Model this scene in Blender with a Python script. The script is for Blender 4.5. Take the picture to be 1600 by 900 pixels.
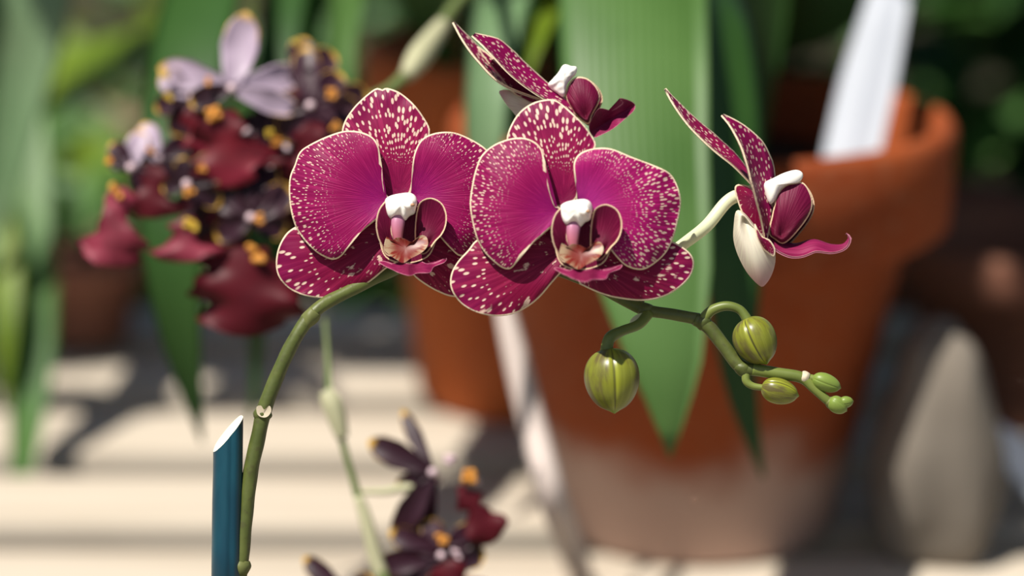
import bpy, math, random
from mathutils import Vector, noise
from math import sin, cos, pi, radians, sqrt, exp, log

random.seed(7)
for o in list(bpy.data.objects):
    bpy.data.objects.remove(o)
scene = bpy.context.scene
col = scene.collection

# ------------------------------------------------------------------ camera
BENCH = 0.75                      # height of the bench top
CAM = Vector((0, 0, BENCH + 0.444))
PITCH = radians(15)
FPX = 4000.0                      # 90 mm on a 36 mm sensor, 1600 px wide
FOCUS = 0.80
camd = bpy.data.cameras.new('camera')
camd.lens = 90; camd.sensor_width = 36
camd.clip_start = 0.02; camd.clip_end = 60
camd.dof.use_dof = True
camd.dof.focus_distance = FOCUS
camd.dof.aperture_fstop = 4.2
camo = bpy.data.objects.new('camera', camd); col.objects.link(camo)
camo.location = CAM
camo.rotation_euler = (radians(90) - PITCH, 0, 0)
scene.camera = camo
RT = Vector((1, 0, 0)); UP = Vector((0, sin(PITCH), cos(PITCH))); FW = Vector((0, cos(PITCH), -sin(PITCH)))

# ------------------------------------------------------------------ light
world = bpy.data.worlds.new('sky'); scene.world = world
world.use_nodes = True
wn = world.node_tree.nodes; wl = world.node_tree.links
sky = wn.new('ShaderNodeTexSky'); sky.sky_type = 'NISHITA'
sky.sun_disc = False; sky.sun_elevation = radians(58); sky.sun_rotation = radians(200)
bg = wn['Background']; bg.inputs['Strength'].default_value = 0.06
wl.new(sky.outputs[0], bg.inputs['Color'])
sund = bpy.data.lights.new('sun', 'SUN'); sund.energy = 5.6; sund.angle = radians(0.6)
sund.color = (1.0, 0.945, 0.86)
suno = bpy.data.objects.new('sun', sund); col.objects.link(suno)
SUN_DIR = Vector((-0.36, -0.34, 0.95)).normalized()      # towards the sun: high, left, in front
suno.rotation_euler = SUN_DIR.to_track_quat('Z', 'Y').to_euler()
suno.location = (-1, -1, 4)
vs = scene.view_settings
vs.view_transform = 'Standard'; vs.look = 'None'; vs.gamma = 1; vs.use_curve_mapping = False
vs.exposure = 0.28

# ------------------------------------------------------------------ helpers
def P(px, py, d):
    "point seen at a pixel, d metres along the view axis"
    return CAM + RT * ((px - 800) / FPX * d) + UP * ((450 - py) / FPX * d) + FW * d
def F(px, py, z=0.0, d0=FOCUS):
    "pixel on the plane at d0, z pixels nearer to the camera"
    return P(px, py, d0 - z * d0 / FPX)
def M(px, d=FOCUS):
    return px * d / FPX

def link(o, parent=None):
    col.objects.link(o)
    if parent is not None:
        o.parent = parent
        o.matrix_parent_inverse = parent.matrix_world.inverted() if False else o.matrix_parent_inverse
    return o
def tag(o, label=None, cat=None, group=None, kind=None):
    if label: o['label'] = label
    if cat: o['category'] = cat
    if group: o['group'] = group
    if kind: o['kind'] = kind
    return o
def empty(name, label, cat, group=None):
    o = bpy.data.objects.new(name, None); o.empty_display_size = 0.02
    link(o); tag(o, label, cat, group)
    return o
def dist_poly(p, poly):
    best = 1e9
    n = len(poly)
    for i in range(n):
        ax, ay = poly[i]; bx, by = poly[(i + 1) % n]
        dx, dy = bx - ax, by - ay
        L = dx * dx + dy * dy
        t = 0 if L == 0 else max(0, min(1, ((p[0] - ax) * dx + (p[1] - ay) * dy) / L))
        q = (ax + dx * t - p[0]) ** 2 + (ay + dy * t - p[1]) ** 2
        if q < best: best = q
    return sqrt(best)
def cr(p0, p1, p2, p3, t):
    return [0.5 * (2 * b + (c - a) * t + (2 * a - 5 * b + 4 * c - d) * t * t + (3 * b - a - 3 * c + d) * t ** 3)
            for a, b, c, d in zip(p0, p1, p2, p3)]
def spline_closed(pts, n):
    m = len(pts); dense = []
    for i in range(m):
        for k in range(10):
            dense.append(cr(pts[i - 1], pts[i], pts[(i + 1) % m], pts[(i + 2) % m], k / 10))
    return resample(dense + [dense[0]], n, closed=True)
def spline_open(pts, n):
    m = len(pts); dense = []
    for i in range(m - 1):
        a = pts[max(0, i - 1)]; d = pts[min(m - 1, i + 2)]
        for k in range(12):
            dense.append(cr(a, pts[i], pts[i + 1], d, k / 12))
    dense.append(list(pts[-1]))
    return resample(dense, n)
def resample(dense, n, closed=False):
    L = [0]
    for a, b in zip(dense, dense[1:]):
        L.append(L[-1] + sqrt(sum((x - y) ** 2 for x, y in zip(a[:3], b[:3]))))
    out = []; j = 0
    cnt = n if closed else n - 1
    for i in range(n):
        t = L[-1] * i / cnt
        while j < len(L) - 2 and L[j + 1] < t: j += 1
        w = (t - L[j]) / max(1e-12, L[j + 1] - L[j])
        out.append([x + (y - x) * w for x, y in zip(dense[j], dense[j + 1])])
    return out
def prof(tab, u):
    for (a, x), (b, y) in zip(tab, tab[1:]):
        if u <= b:
            t = (u - a) / max(1e-9, b - a); t = t * t * (3 - 2 * t) if len(tab) < 0 else t
            return x + (y - x) * t
    return tab[-1][1]

class MB:
    "collects one mesh with optional point attributes"
    def __init__(s):
        s.v = []; s.f = []; s.m = []; s.at = {}
    def vert(s, p, **a):
        s.v.append(tuple(p)); i = len(s.v) - 1
        for k, x in a.items():
            s.at.setdefault(k, {})[i] = x
        return i
    def face(s, idx, m=0):
        s.f.append(tuple(idx)); s.m.append(m)
    def build(s, name, mats, parent=None, smooth=True):
        me = bpy.data.meshes.new(name)
        me.from_pydata(s.v, [], s.f)
        if not isinstance(mats, (list, tuple)): mats = [mats]
        for mt in mats: me.materials.append(mt)
        me.polygons.foreach_set('material_index', s.m)
        me.polygons.foreach_set('use_smooth', [smooth] * len(s.f))
        for k, d in s.at.items():
            x0 = next(iter(d.values()))
            if isinstance(x0, (tuple, list)):
                if len(x0) == 3:
                    A = me.attributes.new(k, 'FLOAT_VECTOR', 'POINT'); fl = []
                    for i in range(len(s.v)): fl += list(d.get(i, (0, 0, 0)))
                    A.data.foreach_set('vector', fl)
            else:
                A = me.attributes.new(k, 'FLOAT', 'POINT')
                A.data.foreach_set('value', [d.get(i, 0.0) for i in range(len(s.v))])
        me.update()
        o = bpy.data.objects.new(name, me)
        return link(o, parent)

RINGS = [0.0, .06, .13, .21, .3, .39, .48, .57, .66, .74, .81, .87, .92, .955, .98, 1.0]
def fan(name, outline, base, zfun, mats, parent=None, d0=FOCUS, n=110, K=17.0, thick=3.0, seed=0.0, mb=None, ripple=0.0, flip=False):
    "a petal: outline in pixels, swept from its base, zfun gives its depth; front and back skin"
    poly = spline_closed(outline, n)
    R = max(sqrt((x - base[0]) ** 2 + (y - base[1]) ** 2) for x, y in poly)
    own = mb is None
    if own: mb = MB()
    front = []; back = []
    for s in RINGS:
        fr = []; bk = []
        for i, (ox, oy) in enumerate(poly):
            if s == 0 and i > 0:
                fr.append(fr[0]); bk.append(bk[0]); continue
            dx, dy = (ox - base[0]) * s, (oy - base[1]) * s
            x, y = base[0] + dx, base[1] + dy
            r = sqrt(dx * dx + dy * dy) / R
            th = math.atan2(dy, dx)
            z = zfun(s, r, th, x, y)
            if ripple: z += ripple * s ** 4 * noise.noise(Vector((x * .035, y * .035, seed)))
            e = dist_poly((x, y), poly) if s > .5 else 30.0
            # polar log coordinates: veins and spots fan out from the base
            rr = max(r, .05)
            thc = (th - THC[0] + pi) % (2 * pi) - pi
            at = dict(edge=e, rad=r, pol=(thc * K, log(rr) * K * .45, seed))
            fr.append(mb.vert(F(x, y, z, d0), **at))
            t = thick * (1 - .55 * s ** 3)
            bk.append(mb.vert(F(x, y, z - t, d0), **at))
        front.append(fr); back.append(bk)
    N = len(poly)
    # orientation test
    area = sum(poly[i][0] * poly[(i + 1) % N][1] - poly[(i + 1) % N][0] * poly[i][1] for i in range(N))
    rev = area > 0
    def q(a, b, c, d_, m):
        idx = []
        for t in (a, b, c, d_):
            if t not in idx: idx.append(t)
        if rev: idx = idx[::-1]
        mb.face(idx, m)
    mf, mbk = (1, 0) if flip else (0, 1)
    for k in range(len(RINGS) - 1):
        for i in range(N):
            j = (i + 1) % N
            q(front[k][i], front[k][j], front[k + 1][j], front[k + 1][i], mf)
            q(back[k][i], back[k + 1][i], back[k + 1][j], back[k][j], mbk)
    for i in range(N):
        j = (i + 1) % N
        q(front[-1][i], front[-1][j], back[-1][j], back[-1][i], mf)
    if own:
        return mb.build(name, mats, parent)
THC = [0.0]     # direction the polar coordinates are centred on

def ribbon(name, pts, profile, mats, parent=None, side=None, normal=None, nu=26, nv=7, cup=0.0, thick=0.0006,
           wave=0.0, seed=0.0, K=17.0, edge_px=None, mb=None, mi=0, twist=0.0, radfun=None, jag=0.0):
    "a strap: world points, half widths from profile (u, metres)"
    c = [Vector(x) for x in spline_open([tuple(p) for p in pts], nu)]
    own = mb is None
    if own: mb = MB()
    fr = []; bk = []
    tot = sum((b - a).length for a, b in zip(c, c[1:]))
    prev = None
    for i in range(nu):
        u = i / (nu - 1)
        t = (c[min(nu - 1, i + 1)] - c[max(0, i - 1)]).normalized()
        if side is not None:
            sd = Vector(side)
        elif normal is not None:
            sd = t.cross(Vector(normal))
        else:
            sd = t.cross((CAM - c[i]).normalized())
        sd = (sd - t * sd.dot(t))
        if sd.length < 1e-4: sd = prev or RT
        sd.normalize()
        if prev is not None:
            if sd.dot(prev) < 0: sd = -sd
            sd = (sd * .5 + prev * .5); sd = (sd - t * sd.dot(t)).normalized()
        prev = sd
        n = sd.cross(t).normalized()
        if twist:
            a = twist * (u - .5)
            sd, n = sd * cos(a) + n * sin(a), n * cos(a) - sd * sin(a)
        if n.dot(CAM - c[i]) < 0 and normal is None and not twist: nn = -n
        else: nn = n
        w = max(prof(profile, u), 1e-5)
        a = []; b = []
        for k in range(nv):
            v = -1 + 2 * k / (nv - 1)
            jw = 1 + jag * noise.noise(Vector((u * 7.0, seed * 3.1 + (2.7 if v > 0 else 0), .5))) * abs(v)
            p = c[i] + sd * (v * w * jw) + nn * (cup * w * (v * v - .35)) \
                + nn * (wave * w * v * v * sin(u * 11 + seed + (1.3 if v > 0 else 0)))
            e = (1 - abs(v)) * w / M(1) if edge_px is None else (1 - abs(v)) * w / M(1)
            e = min(e, (1 - u) * tot / M(1) + .0)
            at = dict(edge=e, rad=radfun(u) if radfun else u, uu=u, vv=v, pol=(v * w / M(1) * .13, u * tot / M(1) * .075, seed))
            a.append(mb.vert(p + nn * thick * .5, **at)); b.append(mb.vert(p - nn * thick * .5, **at))
        fr.append(a); bk.append(b)
    for i in range(nu - 1):
        for k in range(nv - 1):
            mb.face((fr[i][k], fr[i][k + 1], fr[i + 1][k + 1], fr[i + 1][k]), mi)
            mb.face((bk[i][k], bk[i + 1][k], bk[i + 1][k + 1], bk[i][k + 1]), mi + (1 if isinstance(mats, (list, tuple)) and len(mats) > mi + 1 else 0))
        for k in (0, nv - 1):
            mb.face((fr[i][k], fr[i + 1][k], bk[i + 1][k], bk[i][k]), mi)
    mb.face(fr[0] + bk[0][::-1], mi); mb.face(fr[-1] + bk[-1][::-1], mi)
    if own:
        return mb.build(name, mats, parent)

def tube(name, pts, radii, mats, parent=None, n=40, sides=14, mb=None, mi=0, cap_round=False, rfun=None):
    "swept tube through world points"
    raw = [tuple(p) + (r,) for p, r in zip(pts, radii)]
    c = spline_open(raw, n)
    own = mb is None
    if own: mb = MB()
    rings = []; ref = None
    for i in range(n):
        p = Vector(c[i][:3]); r = c[i][3]
        t = (Vector(c[min(n - 1, i + 1)][:3]) - Vector(c[max(0, i - 1)][:3])).normalized()
        if ref is None:
            ref = t.orthogonal().normalized()
        ref = (ref - t * ref.dot(t)).normalized()
        b = t.cross(ref)
        u = i / (n - 1)
        if cap_round:
            e = min(1, (n - 1 - i) / (n * .22)); r *= sqrt(max(0.02, 1 - (1 - e) ** 2))
        ring = []
        for k in range(sides):
            a = 2 * pi * k / sides
            rr = r * (rfun(u, a) if rfun else 1)
            ring.append(mb.vert(p + ref * (cos(a) * rr) + b * (sin(a) * rr), uu=u, rad=u, vv=cos(a)))
        rings.append(ring)
    for i in range(n - 1):
        for k in range(sides):
            j = (k + 1) % sides
            mb.face((rings[i][k], rings[i][j], rings[i + 1][j], rings[i + 1][k]), mi)
    mb.face(rings[0][::-1], mi); mb.face(rings[-1], mi)
    if own:
        return mb.build(name, mats, parent)

def lathe(name, profile, center, mats, parent=None, seg=72, jitter=0.0):
    mb = MB(); rings = []
    for (r, z) in profile:
        ring = []
        for k in range(seg):
            a = 2 * pi * k / seg
            j = 1 + jitter * noise.noise(Vector((cos(a) * 2, sin(a) * 2, z * 20)))
            ring.append(mb.vert(Vector(center) + Vector((cos(a) * r * j, sin(a) * r * j, z))))
        rings.append(ring)
    for i in range(len(profile) - 1):
        for k in range(seg):
            j = (k + 1) % seg
            mb.face((rings[i][k], rings[i][j], rings[i + 1][j], rings[i + 1][k]))
    mb.face(rings[0][::-1]); mb.face(rings[-1])
    return mb.build(name, mats, parent)

# ------------------------------------------------------------------ materials
class NT:
    def __init__(s, name):
        s.mat = bpy.data.materials.new(name); s.mat.use_nodes = True
        s.t = s.mat.node_tree; s.n = s.t.nodes; s.l = s.t.links
        s.b = s.n['Principled BSDF']; s.out = s.n['Material Output']
    def add(s, typ, **kw):
        x = s.n.new(typ)
        for k, v in kw.items(): setattr(x, k, v)
        return x
    def put(s, sock, v):
        if hasattr(v, 'is_output'): s.l.new(v, sock)
        elif v is not None: sock.default_value = v
    def attr(s, name, out='Fac'):
        return s.add('ShaderNodeAttribute', attribute_name=name).outputs[out]
    def math(s, op, a, b=None, clamp=False):
        x = s.add('ShaderNodeMath', operation=op, use_clamp=clamp)
        s.put(x.inputs[0], a)
        if b is not None: s.put(x.inputs[1], b)
        return x.outputs[0]
    def rng(s, v, a, b, c=0.0, d=1.0, smooth=True):
        x = s.add('ShaderNodeMapRange', interpolation_type='SMOOTHSTEP' if smooth else 'LINEAR')
        s.put(x.inputs[0], v)
        for i, q in zip((1, 2, 3, 4), (a, b, c, d)): s.put(x.inputs[i], q)
        return x.outputs[0]
    def mix(s, f, a, b, blend='MIX'):
        x = s.add('ShaderNodeMix', data_type='RGBA', blend_type=blend)
        s.put(x.inputs[0], f)
        s.put(x.inputs[6], tuple(a) + (1,) if isinstance(a, (tuple, list)) and len(a) == 3 else a)
        s.put(x.inputs[7], tuple(b) + (1,) if isinstance(b, (tuple, list)) and len(b) == 3 else b)
        return x.outputs[2]
    def noise(s, scale, detail=4, vec=None, rough=.5, dims='3D'):
        x = s.add('ShaderNodeTexNoise', noise_dimensions=dims)
        x.inputs['Scale'].default_value = scale; x.inputs['Detail'].default_value = detail
        x.inputs['Roughness'].default_value = rough
        if vec is not None: s.l.new(vec, x.inputs['Vector'])
        return x.outputs['Fac']
    def obj(s):
        return s.add('ShaderNodeTexCoord').outputs['Object']
    def scale(s, vec, sc):
        x = s.add('ShaderNodeMapping'); s.l.new(vec, x.inputs[0]); x.inputs['Scale'].default_value = sc
        return x.outputs[0]
    def bump(s, h, strength=.3, dist=.001):
        x = s.add('ShaderNodeBump'); x.inputs['Strength'].default_value = strength; x.inputs['Distance'].default_value = dist
        s.l.new(h, x.inputs['Height']); s.l.new(x.outputs[0], s.b.inputs['Normal'])
        return x.outputs[0]
    def fin(s, color, rough=.5, spec=.5, transl=0.0, tcol=None, coat=0.0):
        b = s.b
        s.put(b.inputs['Base Color'], tuple(color) + (1,) if isinstance(color, (tuple, list)) and len(color) == 3 else color)
        s.put(b.inputs['Roughness'], rough); s.put(b.inputs['Specular IOR Level'], spec)
        b.inputs['Coat Weight'].default_value = coat; b.inputs['Coat Roughness'].default_value = .25
        if transl:
            t = s.add('ShaderNodeBsdfTranslucent')
            cc = tcol if tcol is not None else color
            s.put(t.inputs[0], tuple(cc) + (1,) if isinstance(cc, (tuple, list)) and len(cc) == 3 else cc)
            m = s.add('ShaderNodeMixShader'); m.inputs[0].default_value = transl
            s.l.new(b.outputs[0], m.inputs[1]); s.l.new(t.outputs[0], m.inputs[2])
            s.l.new(m.outputs[0], s.out.inputs['Surface'])
        return s.mat

def petal_mat(name, deep, mid, near, amt=1.0, spot0=.25, spot1=.75, cream=(.88, .66, .52), margin=(.86, .70, .50), mw=2.6, blotch=0.0, alpha=.92):
    m = NT(name)
    rad = m.attr('rad'); edge = m.attr('edge'); pol = m.attr('pol', 'Vector')
    base = m.mix(m.rng(rad, .05, .5), near, mid)
    base = m.mix(m.rng(rad, .5, 1.0), base, deep)
    # fine veins running out from the base
    vein = m.noise(1.0, 2, m.scale(pol, (1.6, .12, 1)))
    base = m.mix(m.math('MULTIPLY', m.rng(vein, .45, .72), .45), base, tuple(min(1, c * 1.9 + .02) for c in mid))
    v = m.add('ShaderNodeTexVoronoi', voronoi_dimensions='2D', feature='F1')
    v.inputs['Scale'].default_value = 1.0; v.inputs['Randomness'].default_value = .85
    m.l.new(pol, v.inputs['Vector'])
    big = m.noise(.22, 2, pol)
    thr = m.rng(rad, spot0, spot1, .0, .40 * amt)
    thr = m.math('MULTIPLY', thr, m.rng(big, .3, .62, .55, 1.05))
    sp = m.rng(m.math('SUBTRACT', thr, v.outputs['Distance']), -.05, .07)
    sp = m.math('MULTIPLY', sp, m.rng(thr, .04, .14))
    c = m.mix(m.math('MULTIPLY', sp, alpha), base, cream)
    if blotch:
        bl = m.noise(.35, 3, pol, .6)
        c = m.mix(m.math('MULTIPLY', m.rng(bl, .62, .68), blotch), c, cream)
    wob = m.noise(.5, 2, pol)
    mg = m.rng(m.math('ADD', edge, m.math('MULTIPLY', wob, 1.2)), mw + .9, mw - .3, 0, 1)
    c = m.mix(mg, c, margin)
    m.bump(m.math('ADD', vein, m.math('MULTIPLY', sp, .3)), .35, .0006)
    return m.fin(c, .5, .22, .22, c)

def plain(name, color, rough=.5, spec=.4, nscale=60, amt=.25, transl=0.0, bump=0.0, coat=0.0):
    m = NT(name)
    n = m.noise(nscale, 4, m.obj())
    c = m.mix(m.math('MULTIPLY', n, amt * 2, True), tuple(min(1, x * (1 + amt * .5)) for x in color), tuple(x * (1 - amt) for x in color))
    if bump: m.bump(n, bump, .001)
    return m.fin(c, rough, spec, transl, c, coat)

def leaf_mat(name, color, light, rough=.38, transl=.18, spec=.5, nveins=26.0):
    m = NT(name)
    vv = m.attr('vv'); uu = m.attr('uu')
    w = m.math('SINE', m.math('MULTIPLY', vv, nveins * 2))
    n = m.noise(14, 3, m.obj())
    c = m.mix(m.rng(n, .3, .7), color, light)
    c = m.mix(m.math('MULTIPLY', m.rng(w, .3, 1), .22), c, light)
    mid = m.rng(m.math('ABSOLUTE', vv), .0, .05, .5, 0)
    c = m.mix(mid, c, light)
    m.bump(m.math('ADD', w, m.math('MULTIPLY', n, 2)), .12, .0006)
    return m.fin(c, rough, spec, transl, c)

MT = {}
MT['petal'] = petal_mat('orchid_petal', (.215, .002, .066), (.27, .0015, .080), (.32, .004, .15), amt=.62, spot0=.32, spot1=.9, alpha=.72)
MT['petal_spotty'] = petal_mat('orchid_petal_spotted', (.26, .003, .085), (.34, .004, .12), (.44, .025, .25), amt=.72, spot0=.22, spot1=.8, alpha=.8)
MT['dorsal'] = petal_mat('orchid_dorsal_sepal', (.19, .003, .062), (.26, .003, .06), (.22, .002, .06), amt=.74, spot0=.15, spot1=.5)
MT['lateral'] = petal_mat('orchid_lateral_sepal', (.20, .002, .06), (.21, .002, .04), (.17, .002, .045), amt=.50, spot0=.35, spot1=.8, blotch=.8)
MT['petal_back'] = petal_mat('orchid_petal_back', (.55, .16, .30), (.50, .12, .26), (.52, .14, .3), amt=.5, spot0=.3, spot1=.9)
m = NT('orchid_sepal_back')
c_ = m.mix(m.rng(m.attr('rad'), .55, 1.0), (.86, .80, .62), (.66, .36, .36))
c_ = m.mix(m.math('MULTIPLY', m.rng(m.noise(1.0, 2, m.scale(m.attr('pol', 'Vector'), (1.2, .1, 1))), .45, .7), .35), c_, (.60, .42, .40))
MT['sepal_back'] = m.fin(c_, .45, .4, .25, c_)
MT['lip'] = petal_mat('orchid_lip', (.16, .002, .042), (.14, .002, .032), (.11, .002, .022), amt=0.0, mw=2.4, margin=(.86, .64, .42))
m = NT('orchid_lip_throat')                      # cream throat with orange and crimson streaks
pol = m.attr('pol', 'Vector')
n1 = m.noise(1.1, 3, m.scale(pol, (1.0, .5, 1)), .6)
c_ = m.mix(m.rng(n1, .50, .57), (.40, .28, .17), (.26, .04, .012))
c_ = m.mix(m.rng(n1, .56, .61), c_, (.15, .006, .01))
c_ = m.mix(m.rng(m.attr('rad'), .3, .8, .95, 0), c_, (.17, .012, .008))
MT['throat'] = m.fin(c_, .4, .4, .15, c_)
m = NT('orchid_column')
c_ = m.mix(m.rng(m.attr('uu'), .0, .55), (.50, .18, .42), (.93, .89, .86))
MT['column'] = m.fin(c_, .35, .45, .12, c_)
MT['anther'] = plain('orchid_anther_cap', (.92, .88, .80), .3, .5, 300, .06)
m = NT('orchid_lip_pillar')
c_ = m.mix(m.rng(m.attr('uu'), .15, .9), (.42, .18, .30), (.42, .12, .16))
MT['pillar'] = m.fin(c_, .4, .4)
MT['pedicel'] = plain('orchid_flower_stalk', (.70, .72, .46), .42, .4, 90, .15, .1)
m = NT('orchid_stem')
n1 = m.noise(55, 5, m.obj(), .65); n2 = m.noise(420, 2, m.obj())
c_ = m.mix(m.rng(n1, .35, .7), (.060, .078, .016), (.105, .125, .028))
c_ = m.mix(m.math('MULTIPLY', m.rng(n2, .52, .7), .5), c_, (.060, .055, .020))
m.bump(n2, .2, .0006)
MT['stem'] = m.fin(c_, .45, .4)
m = NT('orchid_young_stem')
n1 = m.noise(60, 4, m.obj())
c_ = m.mix(m.rng(n1, .35, .7), (.11, .145, .028), (.18, .22, .045))
MT['stem_young'] = m.fin(c_, .42, .4, .08, c_)
MT['node'] = plain('orchid_node_bract', (.55, .47, .34), .6, .3, 400, .4)
MT['bract'] = plain('orchid_stem_bract', (.135, .15, .045), .5, .3, 200, .35)
m = NT('orchid_bud')
n1 = m.noise(1.0, 4, m.scale(m.attr('pol', 'Vector'), (2.2, .7, 1)), .6)
n2 = m.noise(1.0, 2, m.scale(m.attr('pol', 'Vector'), (9, .5, 1)), .5)
c_ = m.mix(m.rng(n1, .38, .62), (.19, .205, .018), (.11, .090, .026))
c_ = m.mix(m.math('MULTIPLY', m.rng(n2, .5, .7), .3), c_, (.33, .36, .05))
c_ = m.mix(m.math('MULTIPLY', m.rng(m.attr('edge'), .55, .85), .7), c_, (.30, .33, .022))
c_ = m.mix(m.rng(m.attr('edge'), .90, .97), c_, (.07, .065, .012))
c_ = m.mix(m.rng(m.attr('uu'), .86, 1.0), c_, (.17, .27, .02))
MT['bud'] = m.fin(c_, .35, .5, .06, c_)
MT['bud_tip'] = plain('orchid_tip_bud', (.18, .25, .045), .4, .4, 200, .25, .08)
m = NT('stake_enamel')
n1 = m.noise(120, 4, m.scale(m.obj(), (1, 1, .1)))
c_ = m.mix(m.rng(n1, .35, .7), (.002, .036, .060), (.005, .060, .086))
MT['stake'] = m.fin(c_, .36, .5)
MT['stake_cut'] = plain('stake_cut_face', (.86, .82, .62), .6, .3, 300, .12)
# terracotta, with pale salt bloom creeping up from the foot
def terracotta(name, a, b, salt_h=None, salt=(.50, .37, .31)):
    m = NT(name)
    co = m.obj()
    n1 = m.noise(9, 6, co, .6); n2 = m.noise(160, 3, co)
    c = m.mix(m.rng(n1, .35, .68), a, b)
    c = m.mix(m.math('MULTIPLY', m.rng(n2, .45, .7), .18), c, (.30, .16, .09))
    if salt_h:
        sep = m.add('ShaderNodeSeparateXYZ'); m.l.new(co, sep.inputs[0])
        h = m.math('ADD', sep.outputs['Z'], m.math('MULTIPLY', m.math('SUBTRACT', m.noise(14, 4, co), .5), .09))
        c = m.mix(m.math('MULTIPLY', m.rng(h, BENCH + salt_h + .018, BENCH + salt_h - .014), .8), c, salt)
    m.bump(n2, .25, .0008)
    return m.fin(c, .82, .25)
MT['terra'] = terracotta('terracotta', (.29, .058, .011), (.21, .038, .007), .046)
MT['terra2'] = terracotta('terracotta_clean', (.44, .105, .022), (.34, .072, .016))
MT['terra4'] = terracotta('terracotta_faded', (.34, .15, .10), (.24, .10, .065))
MT['terra3'] = terracotta('terracotta_aged', (.21, .085, .05), (.14, .06, .04))
MT['soil'] = plain('bark_soil', (.055, .035, .022), .95, .1, 120, .6, bump=.8)
MT['leaf'] = leaf_mat('strap_leaf', (.040, .120, .020), (.075, .175, .032), .46, .16, .4)
MT['leaf_pale'] = leaf_mat('strap_leaf_pale', (.052, .125, .024), (.085, .175, .042), .48, .15, .4)
MT['leaf_dark'] = leaf_mat('strap_leaf_dark', (.018, .062, .010), (.032, .09, .016), .5, .15, .3)
MT['leaf_lime'] = leaf_mat('strap_leaf_lime', (.12, .20, .012), (.20, .29, .022), .45, .3, .4)
MT['leaf_dry'] = leaf_mat('dry_leaf', (.30, .20, .12), (.42, .31, .20), .7, .2, .2)
MT['leaf_blue'] = leaf_mat('strap_leaf_glaucous', (.11, .22, .09), (.20, .31, .16), .46, .15, .4)
def spray_sepal(name, base, tip=(.62, .36, .05)):
    m = NT(name)
    uu = m.attr('uu'); vv = m.attr('vv')
    w = m.noise(30, 3, m.obj())
    c = m.mix(m.rng(w, .35, .7), base, tuple(x * .55 for x in base))
    e = m.math('MAXIMUM', m.rng(uu, .86, .96), m.math('MULTIPLY', m.rng(m.math('ABSOLUTE', vv), .88, .98), m.rng(uu, .55, .8)))
    c = m.mix(m.math('MULTIPLY', e, .85), c, tip)
    return m.fin(c, .5, .3, .06, c, .04)
MT['ssep'] = spray_sepal('spray_sepal', (.034, .008, .018))
MT['ssep_pale'] = spray_sepal('spray_sepal_sheen', (.40, .31, .40))  # sun sheen on the dark sepals, painted in as pale mauve
m = NT('spray_lip')
w = m.noise(60, 4, m.obj())
c_ = m.mix(m.rng(w, .35, .7), (.14, .008, .016), (.065, .004, .009))
c_ = m.mix(m.rng(m.attr('uu'), .6, 1.0), c_, (.26, .022, .045))
MT['slip'] = m.fin(c_, .5, .2, .12, c_)
m = NT('spray_lip_pink')
c_ = m.mix(m.rng(w, .35, .7) if False else m.rng(m.noise(70, 4, m.obj()), .35, .7), (.24, .030, .055), (.12, .012, .022))
MT['slip_pink'] = m.fin(c_, .5, .25, .15, c_)
MT['slip_dark'] = plain('spray_lip_dark', (.085, .005, .011), .5, .2, 90, .5, .08)
MT['crest'] = plain('spray_crest', (.72, .30, .04), .45, .4, 500, .55)
MT['crest_yellow'] = plain('spray_crest_yellow', (.66, .44, .04), .45, .4, 500, .5)
MT['spray_col'] = plain('spray_column', (.62, .46, .50), .4, .4, 300, .3)
MT['sstem'] = plain('spray_stem', (.13, .17, .055), .5, .4, 60, .4)
MT['sstem_pale'] = plain('spray_stem_sheath', (.40, .39, .24), .55, .3, 60, .25)
m = NT('bench_wood')
co = m.obj()
n1 = m.noise(4, 6, m.scale(co, (.6, 9, 9)), .65); n2 = m.noise(2.2, 3, co)
c_ = m.mix(m.rng(n1, .32, .7), (.54, .475, .385), (.40, .34, .265))
c_ = m.mix(m.math('MULTIPLY', m.rng(n2, .5, .7), .35), c_, (.34, .29, .21))
m.bump(n1, .3, .002)
MT['bench'] = m.fin(c_, .8, .2)
MT['beam'] = plain('bench_beam', (.12, .09, .06), .85, .2, 20, .4)
MT['ground'] = plain('soil_ground', (.060, .052, .030), .95, .1, 6, .7, bump=.6)
MT['label'] = plain('grey_white_plastic', (.46, .49, .55), .5, .35, 40, .12, .15)
MT['label_shade_lift'] = plain('white_plastic_lifted', (.84, .86, .90), .4, .5, 40, .05, .3)  # label plastic whitened to make up for the shade on the low tag
MT['edge_light'] = plain('edge_light', (.52, .44, .40), .6, .3, 30, .15)  # tone of the pot's sunlit left edge, carried by the added stick
MT['stone'] = plain('grey_stone', (.22, .19, .155), .9, .2, 11, .5, bump=.7)

# ================================================================== setting
mb = MB()
for x in (-6, 6):
    for y in (-3, 9):
        mb.vert((x, y, 0))
mb.face((0, 2, 3, 1))
tag(mb.build('floor', MT['ground'], None, False), 'dark bare soil floor beyond the wooden bench', kind='structure')

def box_mesh(name, sx, sy, sz, bev=.004):
    import bmesh
    bm = bmesh.new(); bmesh.ops.create_cube(bm, size=1)
    for v in bm.verts: v.co = Vector((v.co.x * sx, v.co.y * sy, v.co.z * sz))
    if bev: bmesh.ops.bevel(bm, geom=list(bm.edges), offset=bev, segments=2, profile=.6, affect='EDGES')
    me = bpy.data.meshes.new(name); bm.to_mesh(me); bm.free()
    return me
bench = empty('wooden_bench', 'long cream wooden slatted bench under all the pots', 'bench')
pl = box_mesh('plank', 2.6, .075, .024)
pl.materials.append(MT['bench'])
y = .240
while y < 1.60:
    o = bpy.data.objects.new('plank', pl); link(o, bench)
    o.location = (random.uniform(-.05, .05), y, BENCH - .012 - random.uniform(0, .0012)); o.rotation_euler = (0, 0, random.uniform(-.004, .004) - .012)
    y += .111
bl = box_mesh('crossbeam', .06, 1.72, .07); bl.materials.append(MT['beam'])
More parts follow.
